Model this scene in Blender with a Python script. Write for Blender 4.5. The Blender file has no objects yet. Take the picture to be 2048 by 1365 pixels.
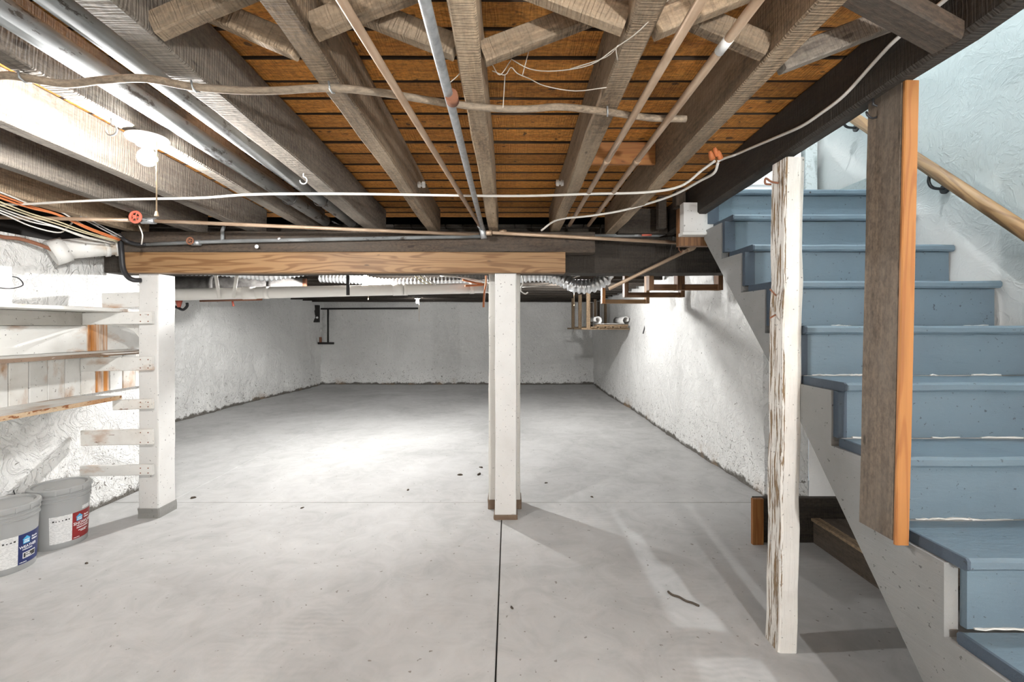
import bpy, bmesh, math, random
from mathutils import Vector, Matrix
random.seed(7)
C = bpy.context.scene.collection
sc = bpy.context.scene
# ---------------------------------------------------------------- camera, world, exposure
F, CX, CY, EYE = 930.0, 1018.0, 655.0, 1.38      # focal length in pixels, principal point, eye height
cam = bpy.data.cameras.new('camera'); camo = bpy.data.objects.new('camera', cam); C.objects.link(camo)
camo.location = (0, 0, EYE); camo.rotation_euler = (math.pi/2, 0, 0)
cam.sensor_width = 36; cam.lens = 36*F/2048; cam.clip_start = .02
cam.shift_x = (1024-CX)/2048; cam.shift_y = -(682.5-CY)/2048
sc.camera = camo
w = bpy.data.worlds.new('world'); sc.world = w; w.use_nodes = True
w.node_tree.nodes['Background'].inputs[0].default_value = (.9, .95, 1, 1)
w.node_tree.nodes['Background'].inputs[1].default_value = .3
sc.view_settings.view_transform = 'Standard'; sc.view_settings.look = 'None'
sc.view_settings.gamma = 1; sc.view_settings.use_curve_mapping = False
sc.view_settings.exposure = 0.44
BULB = dict(front=1950., near=5300., mid=1500., far=220., rear_fill=4200., stair=450., upper=4300.)   # brightness of the bulbs; the one behind the camera is an added fill

def px(x, y, d): return Vector(((x-CX)*d/F, d, EYE-(y-CY)*d/F))
def zb(Y): return 2.14-.03*(Y-1.08)                     # underside of the sagging floor joists
def under(x, y, off=.01):                               # point just below the joists
    return px(x, y, (.7924-off)/((CY-y)/F+.03))

# ---------------------------------------------------------------- materials
def mat(name, col=(.5,.5,.5), rough=.6, metal=0., emit=None):
    m = bpy.data.materials.new(name); m.use_nodes = True
    b = m.node_tree.nodes['Principled BSDF']
    b.inputs['Base Color'].default_value = (*col, 1); b.inputs['Roughness'].default_value = rough
    b.inputs['Metallic'].default_value = metal
    if emit: b.inputs['Emission Color'].default_value = (*emit[0], 1); b.inputs['Emission Strength'].default_value = emit[1]
    return m
class NB:
    def __init__(s, m): s.t = m.node_tree; s.b = s.t.nodes['Principled BSDF']
    def n(s, k, **kw):
        o = s.t.nodes.new('ShaderNode'+k)
        for a, v in kw.items(): setattr(o, a, v)
        return o
    def l(s, a, b): s.t.links.new(a, b)
    def coord(s, scale=(1,1,1), kind='Object', rnd=True):
        c = s.n('TexCoord'); mp = s.n('Mapping'); s.l(c.outputs[kind], mp.inputs[0]); mp.inputs['Scale'].default_value = scale
        if rnd:
            oi = s.n('ObjectInfo'); mu = s.n('Math', operation='MULTIPLY'); mu.inputs[1].default_value = 37.
            s.l(oi.outputs['Random'], mu.inputs[0]); s.l(mu.outputs[0], mp.inputs['Location'])
        return mp.outputs[0]
    def noise(s, v, scale=5, detail=4, rough=.55, dist=0.):
        o = s.n('TexNoise'); s.l(v, o.inputs['Vector']); o.inputs['Scale'].default_value = scale
        o.inputs['Detail'].default_value = detail; o.inputs['Roughness'].default_value = rough; o.inputs['Distortion'].default_value = dist
        return o.outputs[0]
    def ramp(s, v, stops):
        o = s.n('ValToRGB'); s.l(v, o.inputs[0]); e = o.color_ramp.elements
        while len(e) < len(stops): e.new(.5)
        for i, (p, c) in enumerate(stops):
            e[i].position = p; e[i].color = (*c, 1) if hasattr(c, '__len__') else (c, c, c, 1)
        return o.outputs[0]
    def mix(s, f, a, b, mode='MIX'):
        o = s.n('MixRGB', blend_type=mode)
        for i, v in ((0, f), (1, a), (2, b)):
            if hasattr(v, 'is_linked'): s.l(v, o.inputs[i])
            elif i == 0: o.inputs[0].default_value = v
            else: o.inputs[i].default_value = (*v, 1)
        return o.outputs[0]
    def math(s, op, a, b=0.):
        o = s.n('Math', operation=op)
        for i, v in ((0, a), (1, b)):
            if hasattr(v, 'is_linked'): s.l(v, o.inputs[i])
            else: o.inputs[i].default_value = v
        return o.outputs[0]
    def col(s, v): s.l(v, s.b.inputs['Base Color'])
    def bump(s, h, strength=.5, dist=.01):
        o = s.n('Bump'); o.inputs['Strength'].default_value = strength; o.inputs['Distance'].default_value = dist
        s.l(h, o.inputs['Height']); s.l(o.outputs[0], s.b.inputs['Normal'])

def wood(name, dark, light, dust=None, dustamt=.5, bump=.5, saw=0., var=.35):
    m = mat(name, light, .85); N = NB(m)
    v = N.coord((1.2, 22, 22)); g = N.noise(v, 1.6, 8, .65, .6)
    v2 = N.coord((3, 120, 120)); g2 = N.noise(v2, 1., 3)
    c = N.ramp(g, [(.3, dark), (.72, light)])
    c = N.mix(.55, c, N.ramp(g2, [(.3, .45), (.7, 1.)]), 'MULTIPLY')
    big = N.noise(N.coord((1.2, 5, 5)), 1.5, 6, .65); grit = N.noise(N.coord((45, 90, 90)), 1., 3, .7)
    c = N.mix(.8, c, N.ramp(grit, [(.33, .35), (.62, 1.15)]), 'MULTIPLY')
    if dust: c = N.mix(N.math('MULTIPLY', N.ramp(big, [(.35, 0.), (.7, 1.)]), dustamt), c, dust)
    oi = N.n('ObjectInfo'); r = N.ramp(oi.outputs['Random'], [(0, 1-var), (1, 1.)])
    c = N.mix(1., c, r, 'MULTIPLY'); 
    kn = N.noise(N.coord((9, 26, 26)), 1., 1); c = N.mix(N.ramp(kn, [(.74, 0.), (.79, .75)]), c, tuple(x*.35 for x in dark))
    N.col(c)
    h = N.mix(.5, N.mix(.5, g, g2), grit)
    if saw:
        wv = N.n('TexWave', bands_direction='X'); N.l(N.coord((26, 3, 3)), wv.inputs[0]); wv.inputs['Scale'].default_value = 1.; wv.inputs['Distortion'].default_value = 9.; wv.inputs['Detail'].default_value = 4.; wv.inputs['Detail Scale'].default_value = 2.5
        h = N.mix(saw, h, wv.outputs[0])
    N.bump(h, bump, .006); return m
def pine(name, a, b, var=.1):
    m = mat(name, b, .6); N = NB(m)
    g = N.noise(N.coord((.55, 7, 7)), 1.5, 2, .5, .3)
    s = N.math('SINE', N.math('MULTIPLY', g, 75.))
    f = N.ramp(s, [(.0, 0.), (.85, 1.)]); fi = N.noise(N.coord((2, 90, 90)), 1., 4)
    c = N.mix(N.math('MULTIPLY', f, .75), b, a); c = N.mix(.35, c, N.ramp(fi, [(.3, .55), (.7, 1.)]), 'MULTIPLY')
    c = N.mix(N.ramp(N.noise(N.coord((1, 8, 8)), 1.2, 5), [(.5, 0.), (.72, .5)]), c, tuple(x*.4 for x in a))
    kn = N.noise(N.coord((8, 22, 22)), 1., 1); c = N.mix(N.ramp(kn, [(.73, 0.), (.77, .85)]), c, tuple(x*.25 for x in a))
    N.col(c); N.bump(fi, .2, .003); return m
def painted(name, base, chip, under_, amt=.62, stretch=(1.,9,9), bump=.3, rust=None, grey=.35, rough=.6, side=None):
    """flaking paint over wood or plaster; amt = threshold (lower flakes more)"""
    m = mat(name, base, rough); N = NB(m)
    n1 = N.noise(N.coord(stretch), 3., 10, .68, .3); n2 = N.noise(N.coord((1,1,1)), 60, 2, .6)
    big = N.noise(N.coord((1,3,3)), 1.7, 3)
    k = N.math('ADD', n1, N.math('MULTIPLY', big, .12))
    if side:                                   # one face flakes far more (local axis, threshold, extra)
        sx = N.n('SeparateXYZ'); tc = N.n('TexCoord'); N.l(tc.outputs['Object'], sx.inputs[0])
        k = N.math('ADD', k, N.math('MULTIPLY', N.math(side[3], sx.outputs[side[0]], side[1]), side[2]))
    f = N.ramp(k, [(amt, 0.), (amt+.025, 1.)])
    c = N.mix(N.math('MULTIPLY', N.ramp(N.noise(N.coord((2,2,2)), 2.5, 6), [(.45, 0.), (.75, 1.)]), grey), base, chip)
    if rust: c = N.mix(N.ramp(N.noise(N.coord((2.2, 5, 5)), 1.3, 6), [(.56, 0.), (.72, .9)]), c, rust)
    u = N.mix(n1, tuple(x*.5 for x in under_), under_)
    c = N.mix(f, c, u)
    c = N.mix(N.ramp(n2, [(.68, 0.), (.72, .8)]), c, tuple(x*.3 for x in chip))
    N.col(c); N.bump(N.mix(.5, N.math('SUBTRACT', 1., f), n1), bump, .006); return m

M = {}
M['joist'] = wood('old joist wood', (.17,.112,.066), (.52,.37,.235), (.56,.44,.31), .7, 1., .3)
M['rough_joist'] = wood('rough sawn joist wood', (.105,.085,.066), (.30,.25,.2), (.36,.32,.27), .6, .8, .35)
M['dark_wood'] = wood('dark old timber', (.028,.021,.015), (.08,.06,.043), (.10,.085,.07), .5, .7, .25)
M['beam_wood'] = wood('weathered beam wood', (.05,.034,.023), (.135,.092,.06), (.11,.095,.08), .6, .6)
M['plank'] = wood('orange subfloor plank', (.56,.19,.024), (.97,.44,.08), (.5,.22,.06), .3, .8, .4, .4)
M['plank_edge'] = mat('shaded plank edge', (.035,.02,.01), .9)  # dark edge colour stands in for the shade inside tight recessed joints
N = NB(M['plank']); _o = M['plank'].node_tree.nodes['Principled BSDF'].inputs['Base Color'].links[0].from_socket
N.col(N.mix(N.ramp(N.noise(N.coord((19,24,24)), 1., 1), [(.70, 0.), (.735, .85)]), _o, (.05,.025,.01)))
M['pine'] = pine('fresh pine', (.145,.062,.017), (.29,.165,.072))
M['orange_pine'] = pine('amber pine stud', (.27,.095,.02), (.36,.15,.038))
M['grey_lumber'] = wood('grey stud wood', (.085,.062,.042), (.22,.16,.11), (.17,.145,.12), .6, .4)
M['brown_stain'] = pine('brown stained rack wood', (.11,.045,.015), (.22,.105,.04))
M['shelf_wood'] = wood('pale rack wood', (.2,.13,.07), (.45,.32,.2))
M['cut_end'] = mat('clean sawn end', (.58,.27,.08), .7)
M['white_post'] = painted('white painted timber', (.67,.66,.64), (.44,.42,.39), (.22,.15,.09), .785, (1.4,12,12), .25, None, .3)
M['peeling'] = painted('peeling white timber', (.78,.75,.70), (.5,.46,.4), (.33,.22,.12), .765, (1.5,26,26), .8, None, .5, .7, (1, -.031, .19, 'LESS_THAN'))
M['shelf_white'] = painted('aged white shelf paint', (.74,.73,.70), (.42,.4,.36), (.22,.13,.07), .775, (1.,8,8), .4, (.40,.2,.07), .45)
M['shelf_grimy'] = painted('grimy flaking shelf back', (.5,.48,.44), (.3,.27,.23), (.18,.11,.06), .70, (2.,10,10), .6, None, .8)
M['rust_streak'] = mat('rust streaked board', (.7,.65,.55), .75); N = NB(M['rust_streak'])
_f = N.ramp(N.noise(N.coord((.7,30,30)), 1., 7, .7), [(.38, 0.), (.58, 1.)])
_c = N.mix(_f, (.68,.64,.56), (.50,.19,.03)); N.col(N.mix(N.ramp(N.noise(N.coord((3,14,14)), 1.5, 5), [(.5, 0.), (.75, .85)]), _c, (.2,.07,.02)))
M['shelf_edge_dark'] = painted('bare brown shelf edge', (.19,.125,.08), (.11,.07,.045), (.6,.56,.5), .70, (3,9,9), .5, None, .8)
M['shelf_edge_rust'] = painted('rusty shelf edge', (.55,.42,.28), (.42,.17,.04), (.30,.10,.025), .60, (3,9,9), .5, (.48,.19,.04), .9)
M['shelf_rust'] = painted('rust stained shelf paint', (.78,.76,.72), (.45,.4,.33), (.2,.085,.025), .71, (2.,10,10), .4, (.38,.15,.03), .5)
M['stringer'] = painted('grey white stringer paint', (.225,.225,.22), (.16,.16,.155), (.14,.14,.14), .80, (2.,14,14), 1., None, .5, .7)
M['blue'] = painted('slate blue stair paint', (.11,.155,.19), (.085,.115,.145), (.5,.5,.48), .80, (3.,12,12), .8, None, .5, .38)
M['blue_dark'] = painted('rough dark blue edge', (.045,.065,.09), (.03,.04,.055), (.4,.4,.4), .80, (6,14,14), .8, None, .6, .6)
M['flake'] = mat('bare flaked paint line', (.55,.55,.53), .8)
M['pvc'] = mat('white plastic pipe', (.80,.77,.72), .35)
M['pipe_white'] = painted('white painted iron', (.78,.77,.74), (.6,.57,.5), (.35,.2,.09), .79, (5,5,5), .3, (.5,.36,.22), .3)
M['white_plastic'] = mat('white plastic', (.85,.85,.84), .35)
M['cable_white'] = mat('white cable jacket', (.74,.71,.66), .5)
M['cable_grey'] = mat('grey cable jacket', (.42,.41,.40), .5)
M['cable_orange'] = mat('orange cable jacket', (.62,.2,.07), .5)
M['cable_yellow'] = mat('pale yellow cable jacket', (.62,.55,.36), .5)
M['brown_tube'] = wood('dusty brown conduit', (.34,.24,.155), (.6,.47,.34), (.62,.52,.41), .5, .4)
M['black'] = mat('black rubber', (.02,.02,.022), .5)
M['iron'] = mat('black iron', (.03,.027,.025), .6, .4)
M['galv'] = mat('galvanised steel', (.42,.44,.45), .45, .65)
N = NB(M['galv']); N.col(N.ramp(N.noise(N.coord((12,12,12)), 3, 5), [(.3, (.3,.31,.32)), (.7, (.5,.52,.53))]))
M['grey_pipe'] = mat('grey painted pipe', (.33,.34,.34), .75)
N = NB(M['grey_pipe']); c_ = N.ramp(N.noise(N.coord((2,9,9)), 2.5, 5), [(.35, (.13,.135,.135)), (.7, (.25,.26,.26))])
c_ = N.mix(N.ramp(N.noise(N.coord((9,22,22)), 1., 7, .7), [(.58, 0.), (.61, .9)]), c_, (.04,.032,.025)); N.col(c_)
M['copper'] = mat('dull copper', (.52,.37,.27), .45, .35)
N = NB(M['copper']); N.col(N.ramp(N.noise(N.coord((3,14,14)), 2., 5), [(.3, (.34,.225,.145)), (.7, (.55,.415,.30))]))
M['red'] = mat('red valve paint', (.62,.14,.09), .45)
M['rusty'] = mat('rusty iron', (.24,.10,.055), .8)
M['dark_pipe'] = mat('dark soil pipe', (.10,.095,.09), .6)
N = NB(M['dark_pipe']); N.col(N.ramp(N.noise(N.coord((6,6,6)), 2, 6), [(.35, (.055,.05,.047)), (.7, (.17,.16,.15))]))
M['foil'] = mat('aluminium foil duct', (.82,.83,.84), .28, .9)
M['bucket'] = mat('grey bucket plastic', (.33,.335,.33), .38)
M['bucket_lid'] = mat('grey lid plastic', (.35,.355,.35), .32)
M['label_white'] = mat('white label paper', (.72,.72,.71), .5)
N = NB(M['label_white']); wv_ = N.n('TexWave', bands_direction='Z'); N.l(N.coord((1,1,1), rnd=False), wv_.inputs[0]); wv_.inputs['Scale'].default_value = 55.; wv_.inputs['Distortion'].default_value = 1.5
N.col(N.mix(N.math('MULTIPLY', N.ramp(N.noise(N.coord((90,90,330), rnd=False), 1., 2), [(.45, 0.), (.55, 1.)]), N.math('MULTIPLY', wv_.outputs[0], .55)), (.74,.74,.73), (.25,.25,.25)))
M['label_red'] = mat('red label print', (.24,.012,.012), .4)
M['label_navy'] = mat('navy label print', (.012,.022,.11), .4)
M['logo_blue'] = mat('sky blue logo print', (.06,.36,.62), .4)
M['ink_white'] = mat('white ink', (.82,.82,.82), .5)
M['ink_black'] = mat('black ink', (.03,.03,.03), .5)
M['porcelain'] = mat('white porcelain', (.82,.82,.8), .3)
M['chain'] = mat('brass chain', (.7,.55,.38), .35, .7)
M['oiled'] = pine('varnished handrail', (.15,.072,.025), (.27,.155,.065))
M['cobweb'] = mat('dusty cobweb', (.6,.55,.48), .9)
M['hollow'] = mat('dark void backing', (.02,.017,.015), .9)
M['paper'] = mat('white rolled sheet', (.75,.74,.72), .7)
M['debris'] = mat('dark debris', (.07,.055,.04), .9)

# plaster walls: whitewashed rubble
def plaster(name, base, specks, bump, blue=False, dirt=True):
    m = mat(name, base, .85); N = NB(m); v = N.coord((1,1,1), rnd=False)
    lump = N.noise(v, 2.6, 6, .62, .8); fine = N.noise(N.coord((1,1,.55), rnd=False), 9, 4, .55, 1.2); grit = N.noise(v, 80, 3, .6)
    rid = N.ramp(N.noise(v, 5.5, 4, .6, 2.2), [(.43, 0.), (.5, 1.), (.57, .1)])
    c = N.mix(N.ramp(N.noise(v, 1.1, 6, .62), [(.42, 0.), (.75, .55)]), base, tuple(x*.78 for x in base))
    c = N.mix(N.math('MULTIPLY', N.ramp(N.noise(v, 9, 9, .78, 1.), [(.56, 0.), (.7, .55)]), specks), c, (.48,.47,.44))
    sx = N.n('SeparateXYZ'); N.l(v, sx.inputs[0]); z = sx.outputs[2]
    sp = N.noise(v, 26, 3, .7, 1.5)
    lowness = N.ramp(z, [(0., .085), (.62, .0)])
    c = N.mix(N.math('MULTIPLY', N.ramp(N.math('ADD', sp, lowness), [(.658, 0.), (.69, 1.)]), specks), c, (.13,.115,.095))
    if blue:
        df = N.math('SUBTRACT', z, N.math('MULTIPLY', sx.outputs[1], .92))
        df = N.math('ADD', df, N.math('MULTIPLY', N.noise(v, 2.5, 5), .25))
        c = N.mix(N.ramp(N.math('ADD', df, .5), [(.22, 1.), (.42, 0.)]), c, (.66,.655,.64))
    if dirt:
        k = N.math('ADD', z, N.math('MULTIPLY', N.noise(v, 6, 7, .75), -.2))
        c = N.mix(N.ramp(N.math('ADD', k, .1), [(.03, .95), (.055, 0.)]), c, (.10,.09,.075))
        k2 = N.math('MULTIPLY', N.ramp(z, [(0., 1.), (.18, 0.)]), N.ramp(N.noise(v, 1.6, 4), [(.56, 0.), (.66, 1.)]))
        c = N.mix(N.math('MULTIPLY', k2, .7), c, (.33,.21,.11))
    N.col(c)
    N.bump(N.mix(.06, N.mix(.42, N.mix(.2, lump, rid), fine), grit), bump, .06); return m
M['wall'] = plaster('whitewashed rubble wall', (.80,.795,.775), .9, .8)
M['stair_wall'] = plaster('pale blue white plaster', (.46,.50,.50), .3, .2, True, dirt=False)
# concrete
m = mat('trowelled concrete', (.5,.49,.47), .75); N = NB(m); v = N.coord((1,1,1), rnd=False)
a = N.noise(v, .9, 6, .6, .6); b = N.noise(v, 5, 7, .65, 1.2); g = N.noise(v, 120, 2)
c = N.ramp(N.mix(.4, a, b), [(.36, (.36,.358,.35)), (.52, (.46,.458,.45)), (.66, (.53,.528,.52))])
wv = N.n('TexWave', wave_type='RINGS'); N.l(N.coord((1,1,1), rnd=False), wv.inputs[0]); wv.inputs['Scale'].default_value = 9.; wv.inputs['Distortion'].default_value = 5.; wv.inputs['Detail'].default_value = 2.
c = N.mix(N.math('MULTIPLY', N.math('MULTIPLY', wv.outputs[0], N.ramp(N.noise(v, 1.7, 3), [(.52, 0.), (.66, 1.)])), .14), c, (.68,.67,.65))
c = N.mix(N.ramp(N.noise(v, 34, 2, .5), [(.70, 0.), (.73, .8)]), c, (.17,.15,.125))
N.col(c); N.bump(N.mix(.3, b, g), .12, .006); M['concrete'] = m
M['grout'] = mat('dark joint filler', (.035,.032,.03), .95)
BULBM = {k: mat('glowing bulb '+k, (1,1,1), .3, 0, ((1., .993, .98) if k != 'upper' else (.93, .975, 1.), v)) for k, v in BULB.items()}

# ---------------------------------------------------------------- builders
WM = {}                                                  # world matrices of what has been made
def link(name, me, m, parent=None, mw=Matrix(), smooth=False):
    o = bpy.data.objects.new(name, me); C.objects.link(o)
    if m is not None and not me.materials: me.materials.append(m)
    if parent is not None: o.parent = parent; o.matrix_local = WM[parent].inverted() @ mw
    else: o.matrix_world = mw
    WM[o] = mw.copy()
    if smooth:
        for p in me.polygons: p.use_smooth = True
    return o
def tag(o, label=None, cat=None, group=None, kind=None):
    if label: o['label'] = label
    if cat: o['category'] = cat
    if group: o['group'] = group
    if kind: o['kind'] = kind
    return o
def thing(name, loc, label, cat, group=None):
    o = bpy.data.objects.new(name, None); C.objects.link(o); o.empty_display_size = .05
    o.location = loc; WM[o] = Matrix.Translation(loc); return tag(o, label, cat, group)
def mesh(name, vs, fs):
    me = bpy.data.meshes.new(name); me.from_pydata([tuple(v) for v in vs], [], fs); me.validate(); me.update()
    bm = bmesh.new(); bm.from_mesh(me); bmesh.ops.recalc_face_normals(bm, faces=bm.faces); bm.to_mesh(me); bm.free(); return me
def frame(p0, p1, up=(0,0,1)):
    X = (Vector(p1)-Vector(p0)).normalized(); u = Vector(up)
    if abs(X.dot(u)) > .98: u = Vector((0,1,0))
    Y = u.cross(X).normalized(); Z = X.cross(Y)
    return Matrix(((X.x,Y.x,Z.x,0),(X.y,Y.y,Z.y,0),(X.z,Y.z,Z.z,0),(0,0,0,1)))
def timber(name, p0, p1, wd, ht, m, parent=None, ch=.004, jit=.0, n=1, up=(0,0,1), ends=None):
    """sawn bar from p0 to p1 (axis), wd across local Y, ht along local Z, chamfered; local X = grain"""
    p0, p1 = Vector(p0), Vector(p1); L = (p1-p0).length; mw = Matrix.Translation((p0+p1)/2) @ frame(p0, p1, up)
    ch = min(ch, wd*.3, ht*.3); a, b = wd/2, ht/2
    prof = [(-a+ch,-b),(a-ch,-b),(a,-b+ch),(a,b-ch),(a-ch,b),(-a+ch,b),(-a,b-ch),(-a,-b+ch)]
    vs, fs = [], []; r = random.Random(hash(name) % 99 + int(L*1000))
    for i in range(n+1):
        x = -L/2+L*i/n; jy, jz = r.uniform(-jit, jit), r.uniform(-jit, jit)
        for (y, z) in prof: vs.append((x, y+jy+r.uniform(-jit, jit)*.5, z+jz+r.uniform(-jit, jit)*.5))
    for i in range(n):
        for k in range(8): k2 = (k+1) % 8; fs.append((i*8+k, i*8+k2, i*8+8+k2, i*8+8+k))
    fs += [tuple(range(7,-1,-1)), tuple(range(n*8, n*8+8))]
    me = mesh(name, vs, fs); me.materials.append(m)
    if ends:
        me.materials.append(ends)
        for p in me.polygons:
            if abs(p.normal.x) > .9: p.material_index = 1
    return link(name, me, None, parent, mw)
def box(name, a, b, m, parent=None, ch=.003, axis=0, **k):
    """axis-aligned timber between corners a and b, grain along axis"""
    a, b = Vector(a), Vector(b); c = (a+b)/2; s = b-a
    p0, p1 = c.copy(), c.copy(); p0[axis] = a[axis]; p1[axis] = b[axis]
    if axis == 0: wd, ht = s.y, s.z
    elif axis == 1: wd, ht = s.x, s.z
    else: wd, ht = s.x, s.y
    if axis == 2: k['up'] = (0,1,0)
    return timber(name, p0, p1, abs(wd), abs(ht), m, parent, ch, **k)
def smoothed(pts, k=6):
    pts = [Vector(p) for p in pts]; P = [2*pts[0]-pts[1]]+pts+[2*pts[-1]-pts[-2]]; out = []
    for i in range(1, len(P)-2):
        for j in range(k):
            t = j/k; a, b, c, d = P[i-1:i+3]
            out.append(.5*((2*b)+(c-a)*t+(2*a-5*b+4*c-d)*t*t+(3*b-a-3*c+d)*t**3))
    return out+[pts[-1]]
def tube_data(pts, r, sides=10, radii=None, flat=1.):
    vs, fs = [], []; n = len(pts); pu = None
    for i, p in enumerate(pts):
        t = (pts[min(i+1, n-1)]-pts[max(i-1, 0)]).normalized()
        if pu is None: u = Vector((0,0,1)) if abs(t.z) < .9 else Vector((0,1,0))
        else: u = pu
        s = t.cross(u).normalized(); u = s.cross(t); pu = u; rr = radii[i] if radii else r
        for k in range(sides):
            an = 2*math.pi*k/sides; vs.append(p+s*math.cos(an)*rr+u*math.sin(an)*rr*flat)
    for i in range(n-1):
        for k in range(sides): k2 = (k+1) % sides; fs.append((i*sides+k, i*sides+k2, (i+1)*sides+k2, (i+1)*sides+k))
    fs += [tuple(range(sides-1,-1,-1)), tuple(range((n-1)*sides, n*sides))]
    return vs, fs
def tube(name, pts, r, m, parent=None, sides=10, smooth=True, k=0, radii=None, flat=1.):
    pts = [Vector(p) for p in pts]
    if k: pts = smoothed(pts, k)
    vs, fs = tube_data(pts, r, sides, radii, flat); c = (pts[0]+pts[-1])/2
    if len(pts) == 2:                                     # straight bar: local X along it
        mw = Matrix.Translation(c) @ frame(pts[0], pts[1]); inv = mw.inverted(); vs = [inv @ v for v in vs]
    else: mw = Matrix.Translation(c); vs = [v-c for v in vs]
    o = link(name, mesh(name, vs, fs), m, parent, mw)
    if smooth:
        for p in o.data.polygons: p.use_smooth = len(p.vertices) == 4
    return o
def lathe(name, prof, m, parent=None, mw=Matrix(), seg=32, smooth=True, closed=False):
    vs, fs = [], []; n = len(prof)
    for i in range(seg):
        a = 2*math.pi*i/seg
        for r, z in prof: vs.append((max(r, 1e-5)*math.cos(a), max(r, 1e-5)*math.sin(a), z))
    for i in range(seg):
        j = (i+1) % seg
        for k in range(n if closed else n-1): k2 = (k+1) % n; fs.append((i*n+k, j*n+k, j*n+k2, i*n+k2))
    o = link(name, mesh(name, vs, fs), m, parent, mw)
    if smooth:
        for p in o.data.polygons: p.use_smooth = True
        o.data.set_sharp_from_angle(angle=math.radians(35))
    return o
def prism(name, poly, th, m, parent=None, mw=Matrix()):
    """polygon in local XY extruded th along local Z"""
    n = len(poly); vs = [(x, y, 0) for x, y in poly]+[(x, y, th) for x, y in poly]
    fs = [tuple(range(n-1,-1,-1)), tuple(range(n, 2*n))]+[(i, (i+1) % n, n+(i+1) % n, n+i) for i in range(n)]
    return link(name, mesh(name, vs, fs), m, parent, mw)

# ---------------------------------------------------------------- floor: concrete slabs with open control joints
fl = tag(link('floor', mesh('floor', *([[(x,y,z) for z in (-.25,-.012) for x,y in ((-5.3,-2.3),(2.7,-2.3),(2.7,11.6),(-5.3,11.6))],
     [(3,2,1,0),(4,5,6,7),(0,1,5,4),(1,2,6,5),(2,3,7,6),(3,0,4,7)]])), M['grout']), kind='structure')
def slab(x0, y0, x1, y1, g0=.002, g1=.002, gx0=.002, gx1=.002):
    vs = [(x0+gx0,y0+g0,-.1),(x1-gx1,y0+g0,-.1),(x1-gx1,y1-g1,-.1),(x0+gx0,y1-g1,-.1)]
    e = .003; vs += [(x,y,-e) for x,y,_ in vs]+[(x0+gx0+e,y0+g0+e,0),(x1-gx1-e,y0+g0+e,0),(x1-gx1-e,y1-g1-e,0),(x0+gx0+e,y1-g1-e,0)]
    fs = [(3,2,1,0),(8,9,10,11)]+[(i,(i+1)%4,4+(i+1)%4,4+i) for i in range(4)]+[(4+i,4+(i+1)%4,8+(i+1)%4,8+i) for i in range(4)]
    link('slab', mesh('slab', vs, fs), M['concrete'], fl)
slab(-5.3,-2.3,-.053,3.66,gx1=.0035); slab(-.053,-2.3,2.7,3.66,gx0=.0035)
for x0, x1 in ((-5.3,-2.68),(-2.68,2.7)):
    slab(x0,3.66,x1,6.02); slab(x0,6.02,x1,11.6)
# ---------------------------------------------------------------- walls
def wall(name, path, z0, z1, m, th=.28, amp=.02, step=.12, top=None):
    """rough wall face along a plan path, front on the left hand of travel, backed by its thickness"""
    pts = []; path = [Vector((x,y,0)) for x,y in path]
    for a, b in zip(path, path[1:]):
        n = max(1, int((b-a).length/step))
        for i in range(n): pts.append(a.lerp(b, i/n))
    pts.append(path[-1]); nz = max(2, int((z1-z0)/step)); r = random.Random(len(name)*7+3); vs = []; fs = []
    for i, p in enumerate(pts):
        t = (pts[min(i+1,len(pts)-1)]-pts[max(i-1,0)]).normalized(); nrm = Vector((-t.y,t.x,0))
        for k in range(nz+1):
            zz = z0+((top(p) if top else z1)-z0)*k/nz
            o = r.uniform(-amp, amp)+amp*1.2*math.sin(p.x*2.1+p.y*1.7+zz*2.6)
            vs.append(p+nrm*o+Vector((0,0,zz)))
    n = len(pts)
    for i, p in enumerate(pts):
        t = (pts[min(i+1,n-1)]-pts[max(i-1,0)]).normalized(); nrm = Vector((-t.y,t.x,0))
        vs.append(p-nrm*th+Vector((0,0,z0))); vs.append(p-nrm*th+Vector((0,0,top(p) if top else z1)))
    K = nz+1; B = n*K
    for i in range(n-1):
        for k in range(nz): fs.append((i*K+k,(i+1)*K+k,(i+1)*K+k+1,i*K+k+1))
        fs.append((B+2*i,B+2*i+1,B+2*i+3,B+2*i+2)); fs.append((i*K+nz,(i+1)*K+nz,B+2*i+3,B+2*i+1)); fs.append((i*K,B+2*i,B+2*i+2,(i+1)*K))
    fs.append(tuple(range(K))+(B+1,B)); e = n-1; fs.append(tuple(e*K+k for k in range(K))+(B+2*e+1,B+2*e))
    o = link(name, mesh(name, vs, fs), m); 
    for p in o.data.polygons: p.use_smooth = True
    o.data.set_sharp_from_angle(angle=math.radians(50)); return tag(o, kind='structure')
wall('wall_back', [(2.05,11.2),(-4.55,11.2)], -.05, 2.0, M['wall'], .3, .025)
wall('wall_right', [(2.33,3.62),(2.06,3.76),(2.02,11.2)], -.05, 2.35, M['wall'], .2, .016)
wall('wall_stair', [(2.33,-2.),(2.33,3.62)], -.05, 4.7, M['stair_wall'], .25, .009)
wall('wall_left', [(-4.5,11.2),(-4.9,6.6),(-4.9,4.25)], -.05, 2.0, M['wall'], .3, .03)
wall('wall_front_left', [(-3.6,4.12),(-3.12,4.06),(-3.12,-2.)], -.05, 1.97, M['wall'], .3, .006)
wall('wall_rear', [(-3.2,-2.),(2.4,-2.)], -.05, 2.4, M['wall'], .2, .01)
wall('wall_pier', [(-5.0,4.3),(-3.3,4.2)], -.05, 2.0, M['wall'], .1, .01)
tag(box('trim_1', (-3.5,-2.,1.985), (-3.44,4.05,2.5), M['hollow'], axis=1), kind='structure')
box('trim_2', (-5.1,4.3,2.0), (-5.0,11.2,2.4), M['hollow'], axis=1)['kind'] = 'structure'
box('trim_3', (-5.0,11.3,2.0), (2.1,11.36,2.4), M['hollow'], axis=0)['kind'] = 'structure'
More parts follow.
